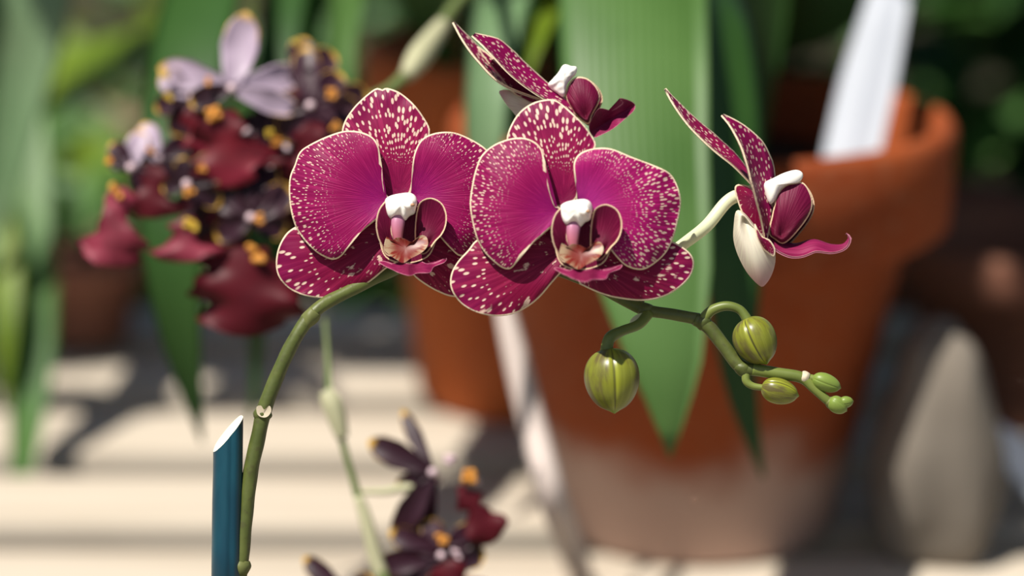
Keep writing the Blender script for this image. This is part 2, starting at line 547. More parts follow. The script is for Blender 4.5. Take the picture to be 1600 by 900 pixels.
for x in (-1.1, -.35, .4, 1.1):
    o = bpy.data.objects.new('crossbeam', bl); link(o, bench); o.location = (x, .95, BENCH - .061)
lg = box_mesh('leg', .07, .07, BENCH - .096); lg.materials.append(MT['beam'])
for x in (-1.1, 1.1):
    for yy in (.2, 1.7):
        o = bpy.data.objects.new('leg', lg); link(o, bench); o.location = (x, yy, (BENCH - .096) / 2)

# ================================================================== pots
def pot(name, label, x, y, h, rr, rb, mat, band=.055, soil=True, z0=BENCH):
    t = empty(name, label, 'pot')
    th = rr * .085
    k = (rr - rb) / h
    rs = rr - band * k * .6                       # wall radius under the rim band
    pr = [(rb * .25, 0), (rb - .004, 0), (rb, .004), (rs - .012 * rr / .12, h - band), (rr - .004 * rr / .12 - .003, h - band + .001), (rr - .002, h - band + .005),
          (rr, h - .006), (rr - .003, h - .001), (rr - .006, h), (rr - th + .003, h), (rr - th, h - .004),
          (rs - th - .006, h - band), (rb * .9, .02), (rb * .2, .018)]
    lathe('body', pr, (x, y, z0), mat, t, jitter=.004)
    if soil:
        hs = h - .03
        rso = (rr - th) - .002
        lathe('soil', [(.001, hs + .006), (rso * .5, hs + .004), (rso * .93, hs)][::-1] + [(.0005, hs + .0065)], (x, y, z0), MT['soil'], t, jitter=.02)
    return t
CP = P(1097, 175, 1.23)
pot('terracotta_pot', 'large orange terracotta pot with pale salt bloom around its foot', CP.x, CP.y, CP.z - BENCH, .1215, .069, MT['terra'])
LP = Vector((.02, 1.428, BENCH))
pot('terracotta_pot', 'orange terracotta pot half hidden behind the largest pot, left of it', LP.x, LP.y, .205, .104, .075, MT['terra2'])
def on_bench(px, py):
    "bench point under a pixel"
    r = P(px, py, 1) - CAM
    return CAM + r * ((BENCH - CAM.z) / r.z)

# the pot of the pink orchid, below the frame
OP = F(366, 900); OP = Vector((OP.x, .757, BENCH))
pot('flower_pot', 'small terracotta pot holding the magenta orchid', OP.x, OP.y, .112, .058, .040, MT['terra2'], band=.026)
SP = P(655, 900, .955); SP = Vector((SP.x, SP.y + .004, BENCH))
pot('flower_pot', 'small terracotta pot holding the low dark spray orchid', SP.x, SP.y, .075, .045, .034, MT['terra2'], band=.02)

# ================================================================== magenta orchid
orchid = empty('moth_orchid', 'magenta orchid spray with cream-edged spotted flowers on an arching green stem', 'orchid')
stem_px = [(362, 985, -8), (368, 930, -5), (376, 880, 0), (384, 800, 0), (392, 735, 0), (403, 685, 0), (413, 640, 0), (432, 590, 0), (455, 540, 0), (480, 500, -5), (505, 476, -14), (545, 455, -28), (600, 428, -45), (660, 405, -55), (740, 395, -50), (830, 410, -40),
           (920, 440, -30), (985, 474, -22), (1012, 485, -18), (1050, 491, -14), (1092, 499, -10)]
rad_px = [13, 13, 12.5, 12, 12, 11.8, 12, 11.5, 11, 11, 10.5, 10, 10, 10, 9.5, 9.5, 9.5, 9.5, 9.5, 9, 10]
tube('stem', [F(*p) for p in stem_px], [M(r) for r in rad_px], MT['stem'], orchid, n=150, sides=16,
     rfun=lambda u, a: 1 + .025 * sin(u * 140 + 2 * sin(a * 2)))
tw = [(1086, 498, -10), (1108, 512, -9), (1132, 542, -7), (1156, 572, -4), (1180, 578, -2), (1220, 584, 0), (1254, 590, 2)]
tube('stem_tip', [F(*p) for p in tw], [M(r) for r in (10.5, 11, 10.5, 10.5, 9.5, 8.5, 8.5)], MT['stem'], orchid, n=50, sides=14)
tube('stem_tip', [F(*p) for p in [(1176, 577, -1), (1215, 583.5, .5), (1252, 590, 2), (1272, 607, 4), (1292, 625, 5), (1304, 632, 6)]],
     [M(r) for r in (9.8, 9.4, 9, 7.5, 7, 7.5)], MT['stem_young'], orchid, n=50, sides=14)
# nodes with papery bracts
def node(px, py, z, ang, r=13, h=13, mat='node', par=orchid):
    ca, sa = cos(ang), sin(ang)
    pts = [F(px - ca * h, py - sa * h, z), F(px - ca * h * .4, py - sa * h * .4, z), F(px + ca * h * .3, py + sa * h * .3, z), F(px + ca * h, py + sa * h, z)]
    return tube('node', pts, [M(r * .86), M(r * 1.06), M(r * 1.12), M(r * .90)], MT[mat], par, n=16, sides=16,
                rfun=lambda u, a: 1 + .06 * sin(3 * a + u * 5))
node(410, 648, 0, radians(-72), 13, 8, 'stem')
node(376, 886, 0, radians(-82), 14, 11, 'bract')
node(484, 497, -5, radians(-50), 11.6, 14, 'bract')
node(1008, 484, -18, radians(12), 10.4, 10, 'stem')
node(1098, 503, -10, radians(30), 11.5, 9, 'stem')
node(1160, 575, -4, radians(32), 11, 11, 'stem')
node(1257, 590, 2, radians(20), 9.6, 6, 'node')
node(1298, 629, 5, radians(38), 8.4, 6, 'bract')
# the torn cream bract on the node of the stem
fan('bract', [(401, 636), (408, 634), (413, 640), (421, 634), (424, 642), (418, 651), (409, 652), (402, 647)], (412, 646),
    lambda s, r, th, x, y: 13.5 + 2 * s, [MT['node'], MT['node']], orchid, n=40)
fan('bract', [(984, 502), (994, 492), (1010, 488), (1012, 496), (1004, 504), (990, 508)], (1006, 495), lambda s, r, th, x, y: -10 + 3 * s, [MT['pedicel'], MT['pedicel']], orchid, n=40)
tube('bract', [F(1002, 486, -24), F(1001, 474, -26), F(1003, 464, -28)], [M(7), M(6), M(5)], MT['bract'], orchid, n=10, sides=10)

# ---- buds
def bud(c, axis, L, R, mat, z, stalk, stalk_r, smat, roll=0.0, ridge=.05, tip=.16):
    mb = MB(); nu, ns = 30, 90
    cx, cy = c; ax, ay = axis; ln = sqrt(ax * ax + ay * ay); ax /= ln; ay /= ln
    rows = []
    for i in range(nu + 1):
        u = i / nu
        t = -cos(pi * u)                       # -1..1
        rr = sqrt(max(0, 1 - t * t)) ** .92 * (1 - .10 * t)
        along = t * L
        if u > .9: along += tip * L * ((u - .9) / .1) ** 2 * .6
        row = []
        for k in range(ns):
            a = 2 * pi * k / ns
            s3 = abs(cos(1.5 * (a - roll)))             # three sepals meeting in seams
            seam = exp(-(s3 / .12) ** 2)
            r = rr * R * (1 + ridge * (.6 - seam * 1.3) + .02 * cos(3 * a))
            x = cx + ax * along - ay * r * cos(a); yv = cy + ay * along + ax * r * cos(a)
            row.append(mb.vert(F(x, yv, z + r * sin(a)), uu=u, edge=s3 if False else 1 - s3, pol=(a, u * 3, roll)))
        rows.append(row)
    for i in range(nu):
        for k in range(ns):
            j = (k + 1) % ns
            mb.face((rows[i][k], rows[i + 1][k], rows[i + 1][j], rows[i][j]))
    b = mb.build('bud', MT[mat], orchid)
    if stalk:
        tube('stalk', [F(*p) for p in stalk], [M(r) for r in stalk_r], MT[smat], b, n=30, sides=12)
    return b
bud((957, 593), (.06, 1), 49, 42, 'bud', 44, [(1013, 490, -14), (998, 507, 8), (972, 517, 28), (953, 528, 42), (947, 549, 44)], [9, 8, 8, 9.5, 10], 'stem_young', roll=.60)
bud((1181, 532), (.42, .9), 38, 33, 'bud', 2, [(1098, 500, -8), (1112, 485, -5), (1135, 478, -2), (1156, 484, 0), (1168, 500, 2)], [9, 8, 7.5, 7, 8], 'stem_young', roll=.35)
bud((1218, 611), (.97, .25), 29, 20, 'bud', 4, [(1166, 580, -2), (1166, 595, 0), (1176, 603, 2), (1194, 606, 4)], [7, 6.5, 5.5, 5], 'stem_young', roll=1.2)
bud((1291, 598), (.93, .35), 23, 14, 'bud_tip', 5, [(1258, 590, 2), (1268, 591, 3), (1276, 593, 4)], [6.5, 6, 6], 'stem_young', roll=.4)
bud((1309, 633), (.75, .5), 16, 13, 'bud_tip', 7, None, None, None, roll=.9)
bud((1322, 628), (.95, -.1), 11, 9, 'bud_tip', 8, None, None, None, roll=.1)

# ---- flowers seen from the front
def crop(x0, y0, s):
    return lambda pts: [(x0 + x / s, y0 + y / s) for x, y in pts]
def flower_front(data, cv, zb, off, seed):
    "one open flower: sepals behind, two broad petals, column and lip in front"
    ccx, ccy = off
    fl = tube('flower', [F(ccx + 8, ccy + 70, zb - 60), F(ccx + 6, ccy + 40, zb - 40), F(ccx + 5, ccy + 12, zb - 18), F(ccx + 3, ccy + 10, zb - 2)], [M(7), M(7), M(8), M(9)], MT['pedicel'], orchid, n=20)
    fl['label'] = data['label']
    def pet(name, key, mats, zf, K, sd):
        o, b = data[key]
        o = cv(o); b = cv([b])[0]
        mx = sum(x for x, _ in o) / len(o) - b[0]; my = sum(y_ for _, y_ in o) / len(o) - b[1]
        THC[0] = math.atan2(my, mx)
        fan(name, o, b, zf, mats, fl, K=K, seed=seed + sd, ripple=7)
    pet('dorsal_sepal', 'dorsal', [MT['dorsal'], MT['sepal_back']], lambda s, r, th, x, y: zb + 2 + 9 * sin(pi * r * .8) - 12 * r * r, 17, .1)
    for kk, sd in (('lat_l', 1.3), ('lat_r', 2.7)):
        pet('lateral_sepal', kk, [MT['lateral'], MT['sepal_back']], lambda s, r, th, x, y: zb - 4 + 7 * sin(pi * s) - 14 * r * r, 15, sd)
    for kk, sd, mt in (('pet_l', 4.1, 'petal'), ('pet_r', 6.2, data.get('rmat', 'petal'))):
        pet('petal', kk, [MT[mt], MT['petal_back']], lambda s, r, th, x, y: zb + 14 + 20 * sin(pi * min(1, r * 1.02)) * (.6 + .4 * s) - 6 * r * r - 7 * s ** 6, 25, sd)
    # column with its anther cap
    D = lambda dx, dy, z: F(ccx + dx, ccy + dy, zb + z)
    THC[0] = -pi / 2
    H = [(-25, -6), (-16, -11), (-2, -14), (12, -15), (21, -10), (24, 0), (22, 10), (20, 18), (12, 22), (5, 29), (-2, 22), (-10, 22), (-19, 25), (-25, 14), (-27, 2)]
    fan('column', [(ccx + a, ccy + b) for a, b in H], (ccx, ccy + 2), lambda s, r, th, x, y: zb + 36 + 20 * sqrt(max(0, 1 - s * s)) + 3 * noise.noise(Vector((x * .09, y * .09, seed))), [MT['anther'], MT['column']], fl, n=60, thick=30)
    tube('anther_cap', [D(8, 3, 50), D(13, 5, 57), D(17, 7, 59)], [M(8), M(7), M(4)], MT['anther'], fl, n=16, sides=14, cap_round=True)
    tube('anther', [D(14, 4, 62), D(17, 4, 62.5), D(20, 5, 61)], [M(2), M(2.6), M(1.6)], MT['pollen'], fl, n=10, sides=8, cap_round=True)
    # dark back wall of the lip, behind the column
    THC[0] = -pi / 2
    B = [(-34, 14), (-14, 4), (10, 6), (32, 6), (58, 12), (62, 34), (54, 60), (40, 86), (6, 96), (-26, 86), (-36, 52)]
    fan('lip_base', [(ccx + a, ccy + b) for a, b in B], (ccx + 8, ccy + 60), lambda s, r, th, x, y: zb + 20 + 4 * s, [MT['lip'], MT['lip']], fl, n=60, thick=4)
    # lilac callus running from under the column down into the lip
    tube('lip_callus', [D(-2, 12, 30), D(-6, 30, 38), D(-7, 46, 42), D(-6, 60, 44)], [M(10), M(10), M(8.5), M(6)], MT['pillar'], fl, n=26, sides=14, rfun=lambda u, a: 1 + .12 * sin(2 * a + .5))
    # side lobes standing up on either side of the column
    L = [(-19, -6), (-30, 2), (-38, 16), (-41, 36), (-38, 54), (-32, 68), (-25, 82), (-12, 84), (-8, 66), (-15, 48), (-16, 24), (-13, 4)]
    fan('lip_side_lobe', [(ccx + a, ccy + b) for a, b in L], (ccx - 20, ccy + 66), lambda s, r, th, x, y: zb + 48 - .5 * (x - ccx + 40) + 10 * s * (1 - r), [MT['lip'], MT['lip']], fl, n=70, thick=3)
    Rr = [(24, 10), (29, -1), (42, -7), (55, -4), (65, 5), (70, 20), (69, 36), (63, 50), (52, 62), (38, 80), (24, 78), (20, 56), (21, 28)]
    fan('lip_side_lobe', [(ccx + a, ccy + b) for a, b in Rr], (ccx + 32, ccy + 66), lambda s, r, th, x, y: zb + 44 + .22 * (x - ccx - 20) - 12 * sin(pi * s), [MT['lip'], MT['lip']], fl, n=70, thick=3)
    # throat: pale flanks with an orange and crimson centre
    T = [(-24, 54), (-17, 60), (-8, 55), (4, 57), (16, 62), (28, 52), (38, 54), (41, 66), (32, 78), (14, 88), (2, 95), (-8, 90), (-20, 82), (-28, 72)]
    THC[0] = 0
    fan('lip_throat', [(ccx + a, ccy + b) for a, b in T], (ccx + 5, ccy + 72), lambda s, r, th, x, y: zb + 50 + .5 * (y - ccy - 60) + 7 * s * s, [MT['throat'], MT['lip']], fl, n=70, K=3.0, seed=seed)
    # mid lobe: a thin upturned crescent pointing at the viewer
    C = [(-37, 93), (-26, 92), (-14, 97), (-4, 93), (12, 96), (28, 92), (40, 96), (54, 94), (70, 87), (67, 94), (50, 101), (44, 110), (24, 111), (12, 115), (-6, 110), (-14, 106), (-27, 100)]
    THC[0] = pi / 2
    fan('lip_mid_lobe', [(ccx + a, ccy + b) for a, b in C], (ccx + 12, ccy + 102), lambda s, r, th, x, y: zb + 62 + 2.0 * (y - ccy - 92) - .3 * abs(x - ccx - 10) + 5 * sin(x * .22), [MT['lipmid'], MT['lip']], fl, n=70, thick=4)
    return fl
MT['lipmid'] = petal_mat('orchid_lip_tip', (.21, .010, .062), (.22, .010, .066), (.17, .008, .045), amt=0, mw=1.0, margin=(.55, .20, .28))
MT['pollen'] = plain('orchid_pollen', (.45, .25, .14), .5, .3, 300, .3)

f1 = dict(label='front-facing flower on the left, half overlapped by its neighbour',
    dorsal=([(455, 470), (435, 385), (370, 310), (300, 245), (285, 215), (300, 165), (340, 110), (395, 60), (425, 43), (443, 50), (461, 43), (510, 60), (560, 100), (600, 150), (630, 212), (605, 280), (570, 380), (550, 455), (505, 480)], (503, 455)),
    pet_l=([(440, 420), (436, 340), (430, 275), (402, 233), (350, 213), (290, 212), (220, 235), (150, 270), (118, 297), (100, 345), (82, 390), (78, 450), (85, 520), (105, 588), (140, 640), (185, 685), (225, 708), (255, 715), (285, 700), (320, 655), (360, 608), (410, 567), (450, 535), (478, 505), (470, 470), (452, 452)], (462, 478)),
    pet_r=([(556, 420), (560, 350), (571, 290), (600, 242), (650, 219), (710, 215), (760, 229), (820, 260), (858, 290), (900, 340), (925, 410), (925, 480), (900, 560), (860, 630), (800, 685), (748, 702), (700, 662), (660, 617), (610, 575), (570, 530), (545, 490), (548, 455)], (558, 470)),
    lat_l=([(400, 545), (250, 560), (140, 575), (105, 585), (68, 612), (40, 660), (28, 712), (31, 762), (52, 802), (92, 836), (150, 858), (220, 865), (290, 855), (350, 830), (410, 790), (455, 752), (510, 715), (540, 640), (500, 555)], (500, 610)),
    lat_r=([(540, 730), (562, 772), (600, 805), (660, 840), (720, 860), (790, 852), (835, 812), (845, 745), (805, 680), (720, 625), (620, 570), (540, 560), (505, 620)], (535, 640)))
flower_front(f1, crop(420, 120, 2.5), -20, (628, 316), 3.0)
f2 = dict(label='front-facing flower in the middle, the nearest and fullest one', rmat='petal_spotty',
    dorsal=([(392, 440), (375, 350), (310, 265), (240, 215), (229, 190), (245, 140), (280, 87), (330, 52), (385, 38), (420, 41), (450, 60), (500, 105), (545, 155), (578, 217), (545, 265), (512, 335), (503, 420), (450, 455)], (448, 432)),
    pet_l=([(410, 450), (388, 385), (376, 305), (370, 242), (342, 206), (295, 188), (240, 192), (180, 215), (132, 255), (108, 310), (92, 380), (85, 450), (95, 520), (115, 590), (150, 645), (200, 690), (235, 703), (260, 687), (285, 647), (330, 602), (390, 550), (430, 515), (445, 480), (430, 455)], (432, 476)),
    pet_r=([(502, 400), (493, 335), (492, 282), (520, 245), (580, 228), (640, 231), (720, 263), (800, 293), (858, 320), (885, 350), (905, 400), (910, 450), (897, 520), (880, 582), (850, 640), (800, 685), (755, 705), (700, 692), (660, 657), (610, 595), (555, 540), (510, 490), (500, 445)], (512, 465)),
    lat_l=([(300, 545), (180, 560), (112, 587), (78, 627), (35, 675), (10, 727), (13, 782), (50, 835), (110, 870), (180, 885), (250, 878), (310, 850), (360, 810), (405, 757), (445, 712), (490, 660), (470, 570), (400, 540)], (460, 625)),
    lat_r=([(510, 750), (530, 768), (590, 795), (660, 815), (760, 825), (840, 810), (900, 777), (945, 732), (962, 682), (947, 640), (900, 604), (860, 588), (760, 560), (640, 555), (540, 580), (500, 650)], (535, 660)))
flower_front(f2, crop(700, 140, 2.5), 62, (902, 326), 11.0)

# ---- flowers seen from the side
VD = -FW                                             # towards the camera
def rib_px(name, pts, hw, mats, par, tilt, cup=.2, d=FOCUS, zoff=0, seed=0., wave=0.0, nu=26, flipside=1, radfun=None):
    W = [F(x, y, z + zoff) for x, y, z in pts]
    t = (W[-1] - W[0]).normalized()
    perp = t.cross(VD).normalized()
    sd = perp * tilt * flipside + VD * sqrt(max(0, 1 - tilt * tilt))
    n = len(hw) - 1
    return ribbon(name, W, [(i / n, M(w)) for i, w in enumerate(hw)], mats, par, side=sd, nu=nu, nv=11, cup=cup, thick=M(3), seed=seed, wave=wave, radfun=radfun)
c3 = crop(1020, 120, 2.573)
fl = tube('flower', [F(1052, 392, -30), F(1075, 376, -15), (F(1105, 352, 0)), F(1135, 316, -4), F(1158, 304, -14), F(1188, 298, -14)], [M(8.5), M(9.5), M(10), M(10), M(10.5), M(12)], MT['pedicel'], orchid, n=34)
fl['label'] = 'side-on flower at the right facing right on a cream stalk'
rib_px('dorsal_sepal', [(1181, 294, -10), (1150, 258, -12), (1115, 228, -14), (1078, 193, -10), (1052, 160, -4), (1039, 139, 0)], [10, 27, 40, 42, 34, 21, 3], [MT['dorsal'], MT['sepal_back']], fl, .32, cup=.18, seed=1., flipside=-1)
rib_px('petal', [(1128, 180, 42), (1146, 198, 44), (1168, 232, 40), (1183, 275, 30), (1192, 325, 22), (1196, 378, 14)], [4, 26, 44, 50, 40, 20, 3], [MT['petal'], MT['petal_back']], fl, .50, cup=.30, seed=2., radfun=lambda u: .85)
THC[0] = -pi / 2
fan('petal', [(1148, 292), (1160, 288), (1178, 298), (1186, 330), (1193, 352), (1197, 376), (1180, 364), (1163, 341), (1152, 314)], (1180, 312), lambda s, r, th, x, y: 4 - 10 * s + .25 * (1180 - x), [MT['lateral'], MT['sepal_back']], fl, n=60)
THC[0] = pi / 2
fan('lateral_sepal', c3([(335, 540), (325, 600), (325, 660), (345, 725), (382, 792), (432, 842), (456, 832), (480, 792), (493, 742), (490, 700), (470, 668), (440, 636), (405, 590), (365, 545)]), (1164, 342), lambda s, r, th, x, y: 14 + 22 * sin(pi * s * .9) - 20 * s, [MT['sepal_back'], MT['lateral']], fl, n=80)
fan('lateral_sepal', c3([(410, 590), (440, 640), (470, 655), (492, 690), (488, 722), (470, 715), (440, 690), (415, 640)]), (1188, 372), lambda s, r, th, x, y: 36 - 12 * s, [MT['lateral'], MT['sepal_back']], fl, n=60)
THC[0] = 0
fan('column', c3([(448, 428), (488, 405), (530, 385), (575, 374), (600, 384), (603, 404), (585, 426), (545, 432), (512, 456), (492, 496), (470, 512), (452, 470)]), (1212, 289), lambda s, r, th, x, y: 8 + 13 * sqrt(max(0, 1 - s * s)), [MT['anther'], MT['anther']], fl, n=60, thick=22)
lobe = c3([(488, 515), (498, 474), (530, 438), (570, 426), (602, 424), (626, 450), (641, 490), (640, 530), (620, 572), (582, 622), (548, 658), (520, 672), (490, 655), (466, 628), (478, 560)])
THC[0] = -pi / 2
fan('lip_side_lobe', lobe, (1221, 368), lambda s, r, th, x, y: 16 + 10 * sin(pi * s) - 8 * s, [MT['lip'], MT['lip']], fl, n=80)
fan('lip_side_lobe', [(x + 3, y + 4) for x, y in lobe], (1224, 372), lambda s, r, th, x, y: -18 - 10 * sin(pi * s) + 8 * s, [MT['lip'], MT['lip']], fl, n=80)
rib_px('lip_mid_lobe', [(1196, 366, 0), (1218, 382, 0), (1245, 387, 0), (1272, 380, 0), (1298, 386, 0), (1318, 384, 0), (1327, 372, 0), (1322, 365, 0)], [10, 20, 26, 24, 22, 16, 8, 2], [MT['lipmid'], MT['lip']], fl, .42, cup=-.35, seed=5., nu=34)

c4 = crop(690, 20, 4.284)
zt = -70
fl = tube('flower', [F(905, 240, zt - 40), F(890, 205, zt - 25), F(872, 178, zt - 10), F(862, 160, zt)], [M(8), M(8), M(9), M(11)], MT['pedicel'], orchid, n=20)
fl['label'] = 'side-on flower behind and above the middle flower, facing right'
rib_px('dorsal_sepal', [(708, 35, -10), (724, 60, -12), (748, 90, -12), (788, 128, -10), (840, 152, -4), (862, 158, 0)], [4, 24, 36, 44, 40, 26, 10], [MT['dorsal'], MT['sepal_back']], fl, .30, cup=.2, zoff=zt, seed=7., radfun=lambda u: 1 - u)
rib_px('petal', [(739, 55, 38), (768, 74, 40), (806, 112, 36), (846, 143, 28), (884, 166, 20), (900, 186, 14)], [8, 36, 42, 40, 34, 22, 4], [MT['petal'], MT['petal_back']], fl, .42, cup=.22, zoff=zt, seed=8., radfun=lambda u: .85)
THC[0] = pi
fan('petal', c4([(235, 225), (300, 262), (400, 352), (560, 440), (690, 540), (730, 600), (640, 620), (560, 590), (470, 530), (380, 420), (290, 310)]), (844, 152), lambda s, r, th, x, y: zt + 4 - 6 * s, [MT['lateral'], MT['sepal_back']], fl, n=80)
fan('lateral_sepal', c4([(385, 535), (400, 518), (435, 515), (500, 535), (590, 590), (660, 660), (600, 720), (510, 700), (480, 668), (430, 610)]), (838, 172), lambda s, r, th, x, y: zt - 8 + 8 * sin(pi * s), [MT['sepal_back'], MT['lateral']], fl, n=60)
THC[0] = 0
fan('column', c4([(712, 488), (745, 440), (780, 400), (805, 358), (830, 344), (868, 356), (904, 362), (902, 405), (872, 440), (842, 480), (818, 565), (780, 545)]), (881, 122), lambda s, r, th, x, y: zt + 8 + 13 * sqrt(max(0, 1 - s * s)) + 3 * noise.noise(Vector((x * .12, y * .12, 1))), [MT['anther'], MT['anther']], fl, n=60, thick=22)
lobe = c4([(828, 560), (838, 510), (858, 465), (890, 435), (935, 428), (990, 448), (1040, 500), (1062, 560), (1050, 612), (1012, 682), (985, 745), (930, 720), (870, 650)])
THC[0] = -pi / 2
fan('lip_side_lobe', lobe, (915, 182), lambda s, r, th, x, y: zt + 16 + 10 * sin(pi * s) - 8 * s, [MT['lip'], MT['lip']], fl, n=80)
fan('lip_side_lobe', [(x + 4, y + 3) for x, y in lobe], (918, 184), lambda s, r, th, x, y: zt - 18 - 10 * sin(pi * s) + 8 * s, [MT['lip'], MT['lip']], fl, n=80)
THC[0] = 0
fan('lip_mid_lobe', c4([(985, 770), (1010, 700), (1055, 640), (1140, 652), (1195, 622), (1215, 600), (1190, 572), (1240, 580), (1292, 608), (1290, 650), (1240, 700), (1150, 775), (1060, 822), (1015, 832)]), (934, 190), lambda s, r, th, x, y: zt + 1.1 * abs((x - 925) * .52 + (y - 206) * .85) - 6 + 3 * sin(x * .21), [MT['lipmid'], MT['lip']], fl, n=80)
# low drooping leaves of the orchid, around its pot
for a in (-2.2, -.6, .5, 2.6):
    b = Vector((OP.x, OP.y, BENCH + .088)); dv = Vector((cos(a), sin(a), 0))
    ribbon('leaf', [b + dv * .006, b + dv * .03 + Vector((0, 0, .012)), b + dv * .075 + Vector((0, 0, .006)), b + dv * .12 - Vector((0, 0, .03))],
           [(0, .008), (.3, .02), (.7, .024), (.93, .013), (1, .001)], MT['leaf'], orchid, normal=(0, 0, 1), nu=16, nv=7, cup=.15)

# ================================================================== blue stake
st = empty('plant_stake', 'teal-blue ribbed plant stake with a slanted cream cut end', 'stake')
mb = MB(); sec = []
ns = 40
x0, x1 = 354.0, 357.0
def stake_ring(cx, cy, tiltm, r=23.5):
    ring = []
    for k in range(ns):
        a = 2 * pi * k / ns
        rr = r * (1 - .10 * exp(-((((a - 4.95 + pi) % (2 * pi)) - pi) / .16) ** 2))
        x = cx + rr * cos(a)
        y = cy + tiltm * rr * cos(a)
        ring.append((x, y, -rr * sin(a)))
    return ring
rows = []
for cx, cy, tm in ((353, 1010, 0), (354, 860, -.02), (355, 780, -.2), (356, 726, -.9), (356.5, 690, -1.05)):
    rows.append([mb.vert(F(*p)) for p in stake_ring(cx, cy, tm)])
# the slanted cut
top = []
for k, p in enumerate(stake_ring(356.5, 678, -1.15)):
    top.append(mb.vert(F(p[0], p[1] + .35 * p[2] * 0 - .55 * p[2] * -1 * .6, p[2])))
rows.append(top)
for i in range(len(rows) - 1):
    for k in range(ns):
        j = (k + 1) % ns
        mb.face((rows[i][k], rows[i][j], rows[i + 1][j], rows[i + 1][k]))
mb.face(rows[0][::-1])
so = mb.build('shaft', MT['stake'], st)
cut = MB()
r1 = []; 
for p in top:
    r1.append(cut.vert(mb.v[p]))
ctr = sum((Vector(mb.v[p]) for p in top), Vector()) / ns
r2 = [cut.vert(ctr + (Vector(mb.v[p]) - ctr) * .9 + Vector((0, 0, M(4)))) for p in top]
for k in range(ns):
    cut.face((r1[k], r1[(k + 1) % ns], r2[(k + 1) % ns], r2[k]))
cut.face(r2)
cut.build('cut_end', MT['stake_cut'], st)

# ================================================================== dark spray orchids
DS = 0.96
def sp_rib(name, par, c, ang, ln, hw, tilt, mat, d, curl=0.0, cup=.25, prof_=None, bend=0.0, seed=0.0, wave=0.0, roll=0.0, jag=0.0, nu=18):
    "a sepal or lip in the flower plane: ang in degrees clockwise from right (pixel space), tilt = depth change per length"
    pts = []
    a = radians(ang)
    for i in range(6):
        u = i / 5
        aa = a + bend * u
        x = c[0] + cos(aa) * ln * u; y = c[1] + sin(aa) * ln * u
        z = tilt * ln * u + curl * ln * u * u
        pts.append(F(x, y, c[2] + z, d))
    pr = prof_ or [(0, .35), (.25, .7), (.55, 1), (.8, .85), (.93, .5), (1, .08)]
    t = (pts[-1] - pts[0]).normalized()
    perp = t.cross(VD).normalized()
    sd = perp * cos(roll) + VD * sin(roll)
    return ribbon(name, pts, [(u, w * hw * d / FPX) for u, w in pr], mat, par, side=sd, nu=nu, nv=9, cup=cup, thick=.0006, seed=seed, wave=wave, jag=jag)
LIP = [(0, .22), (.15, .5), (.28, .55), (.42, .38), (.55, .62), (.72, 1.0), (.88, .92), (.96, .6), (1, .25)]
LIP2 = [(0, .3), (.12, .6), (.25, .8), (.4, .78), (.55, .92), (.72, 1.0), (.85, .85), (.92, .5), (.97, .3), (1, .12)]
def crest(par, c, r, d, mat):
    mb = MB()
    for k in range(7):
        ox, oy = random.uniform(-.6, .6) * r, random.uniform(-.6, .6) * r
        tube('x', [F(c[0] + ox * .3, c[1] + oy * .3, c[2], d), F(c[0] + ox, c[1] + oy, c[2] + r * .5, d), F(c[0] + ox * 1.2, c[1] + oy * 1.2, c[2] + r * .95, d)],
             [M(r * .38, d), M(r * .36, d), M(r * .26, d)], None, None, n=8, sides=8, mb=mb, cap_round=True)
    return mb.build('crest', mat, par)
def spray_flower(plant, cx, cy, z, d, sepals, lip, cr_, lipmat='slip', colr=9, wide=False):
    f = tube('flower', [F(cx + 10, cy + 12, z - 45, d), F(cx + 4, cy + 4, z - 20, d), F(cx, cy, z, d), F(cx, cy + 3, z + 10, d)], [M(4, d), M(5, d), M(8, d), M(colr, d)], MT['spray_col'], plant, n=14, sides=10, cap_round=True)
    for i, s in enumerate(sepals):
        ang, ln, hw, tilt = s[:4]; mat = s[4] if len(s) > 4 else 'ssep'
        sp_rib('sepal', f, (cx, cy, z), ang, ln, hw, tilt, MT[mat], d, curl=s[5] if len(s) > 5 else -.25, seed=i, wave=.12)
    if lip:
        lx, ly, ang, ln, hw, tilt = lip
        sp_rib('lip', f, (lx, ly, z + 8), ang, ln, hw, tilt, MT[lipmat], d, cup=-.2, prof_=LIP2 if wide else LIP, wave=.3, seed=cx * .1, curl=-.15, jag=.7, nu=30)
    for (x, y, r, mt) in cr_:
        crest(f, (x, y, z + 12), r, d, MT[mt])
    return f
spray = empty('spray_orchid', 'hanging spray of dark maroon orchids with orange crests on an arching stalk', 'orchid')
# arching stalk that comes over from the pot behind
sb = Vector((LP.x - .02, LP.y - .01, BENCH + .17))
pts = [sb, sb + Vector((-.01, -.02, .14)), P(760, -60, 1.12), P(712, 8, 1.06), P(655, 88, 1.02), P(612, 138, 1.0), P(545, 165, .985), P(450, 190, .975), P(370, 240, .97), P(320, 320, .97)]
tube('stalk', pts, [.003, .003, .0028, .0026, .0028, .0024, .0022, .002, .0018, .0015], MT['sstem'], spray, n=80, sides=10)
tube('stalk_sheath', [P(692, 38, 1.042), P(672, 66, 1.03), P(653, 92, 1.015), P(636, 118, 1.004)], [.0032, .0046, .005, .003], MT['sstem_pale'], spray, n=20, sides=12)
# A: the big one at the top
spray_flower(spray, 362, 138, 10, DS, [(-79, 122, 30, -.55, 'ssep_pale', .35), (196, 118, 26, -.3, 'ssep_pale'), (-12, 125, 23, -.35, 'ssep_pale'), (18, 110, 20, .0, 'ssep_pale'), (160, 70, 20, .1)],
             (345, 172, 82, 122, 72, .15), [(334, 176, 17, 'crest'), (325, 128, 9, 'crest')])
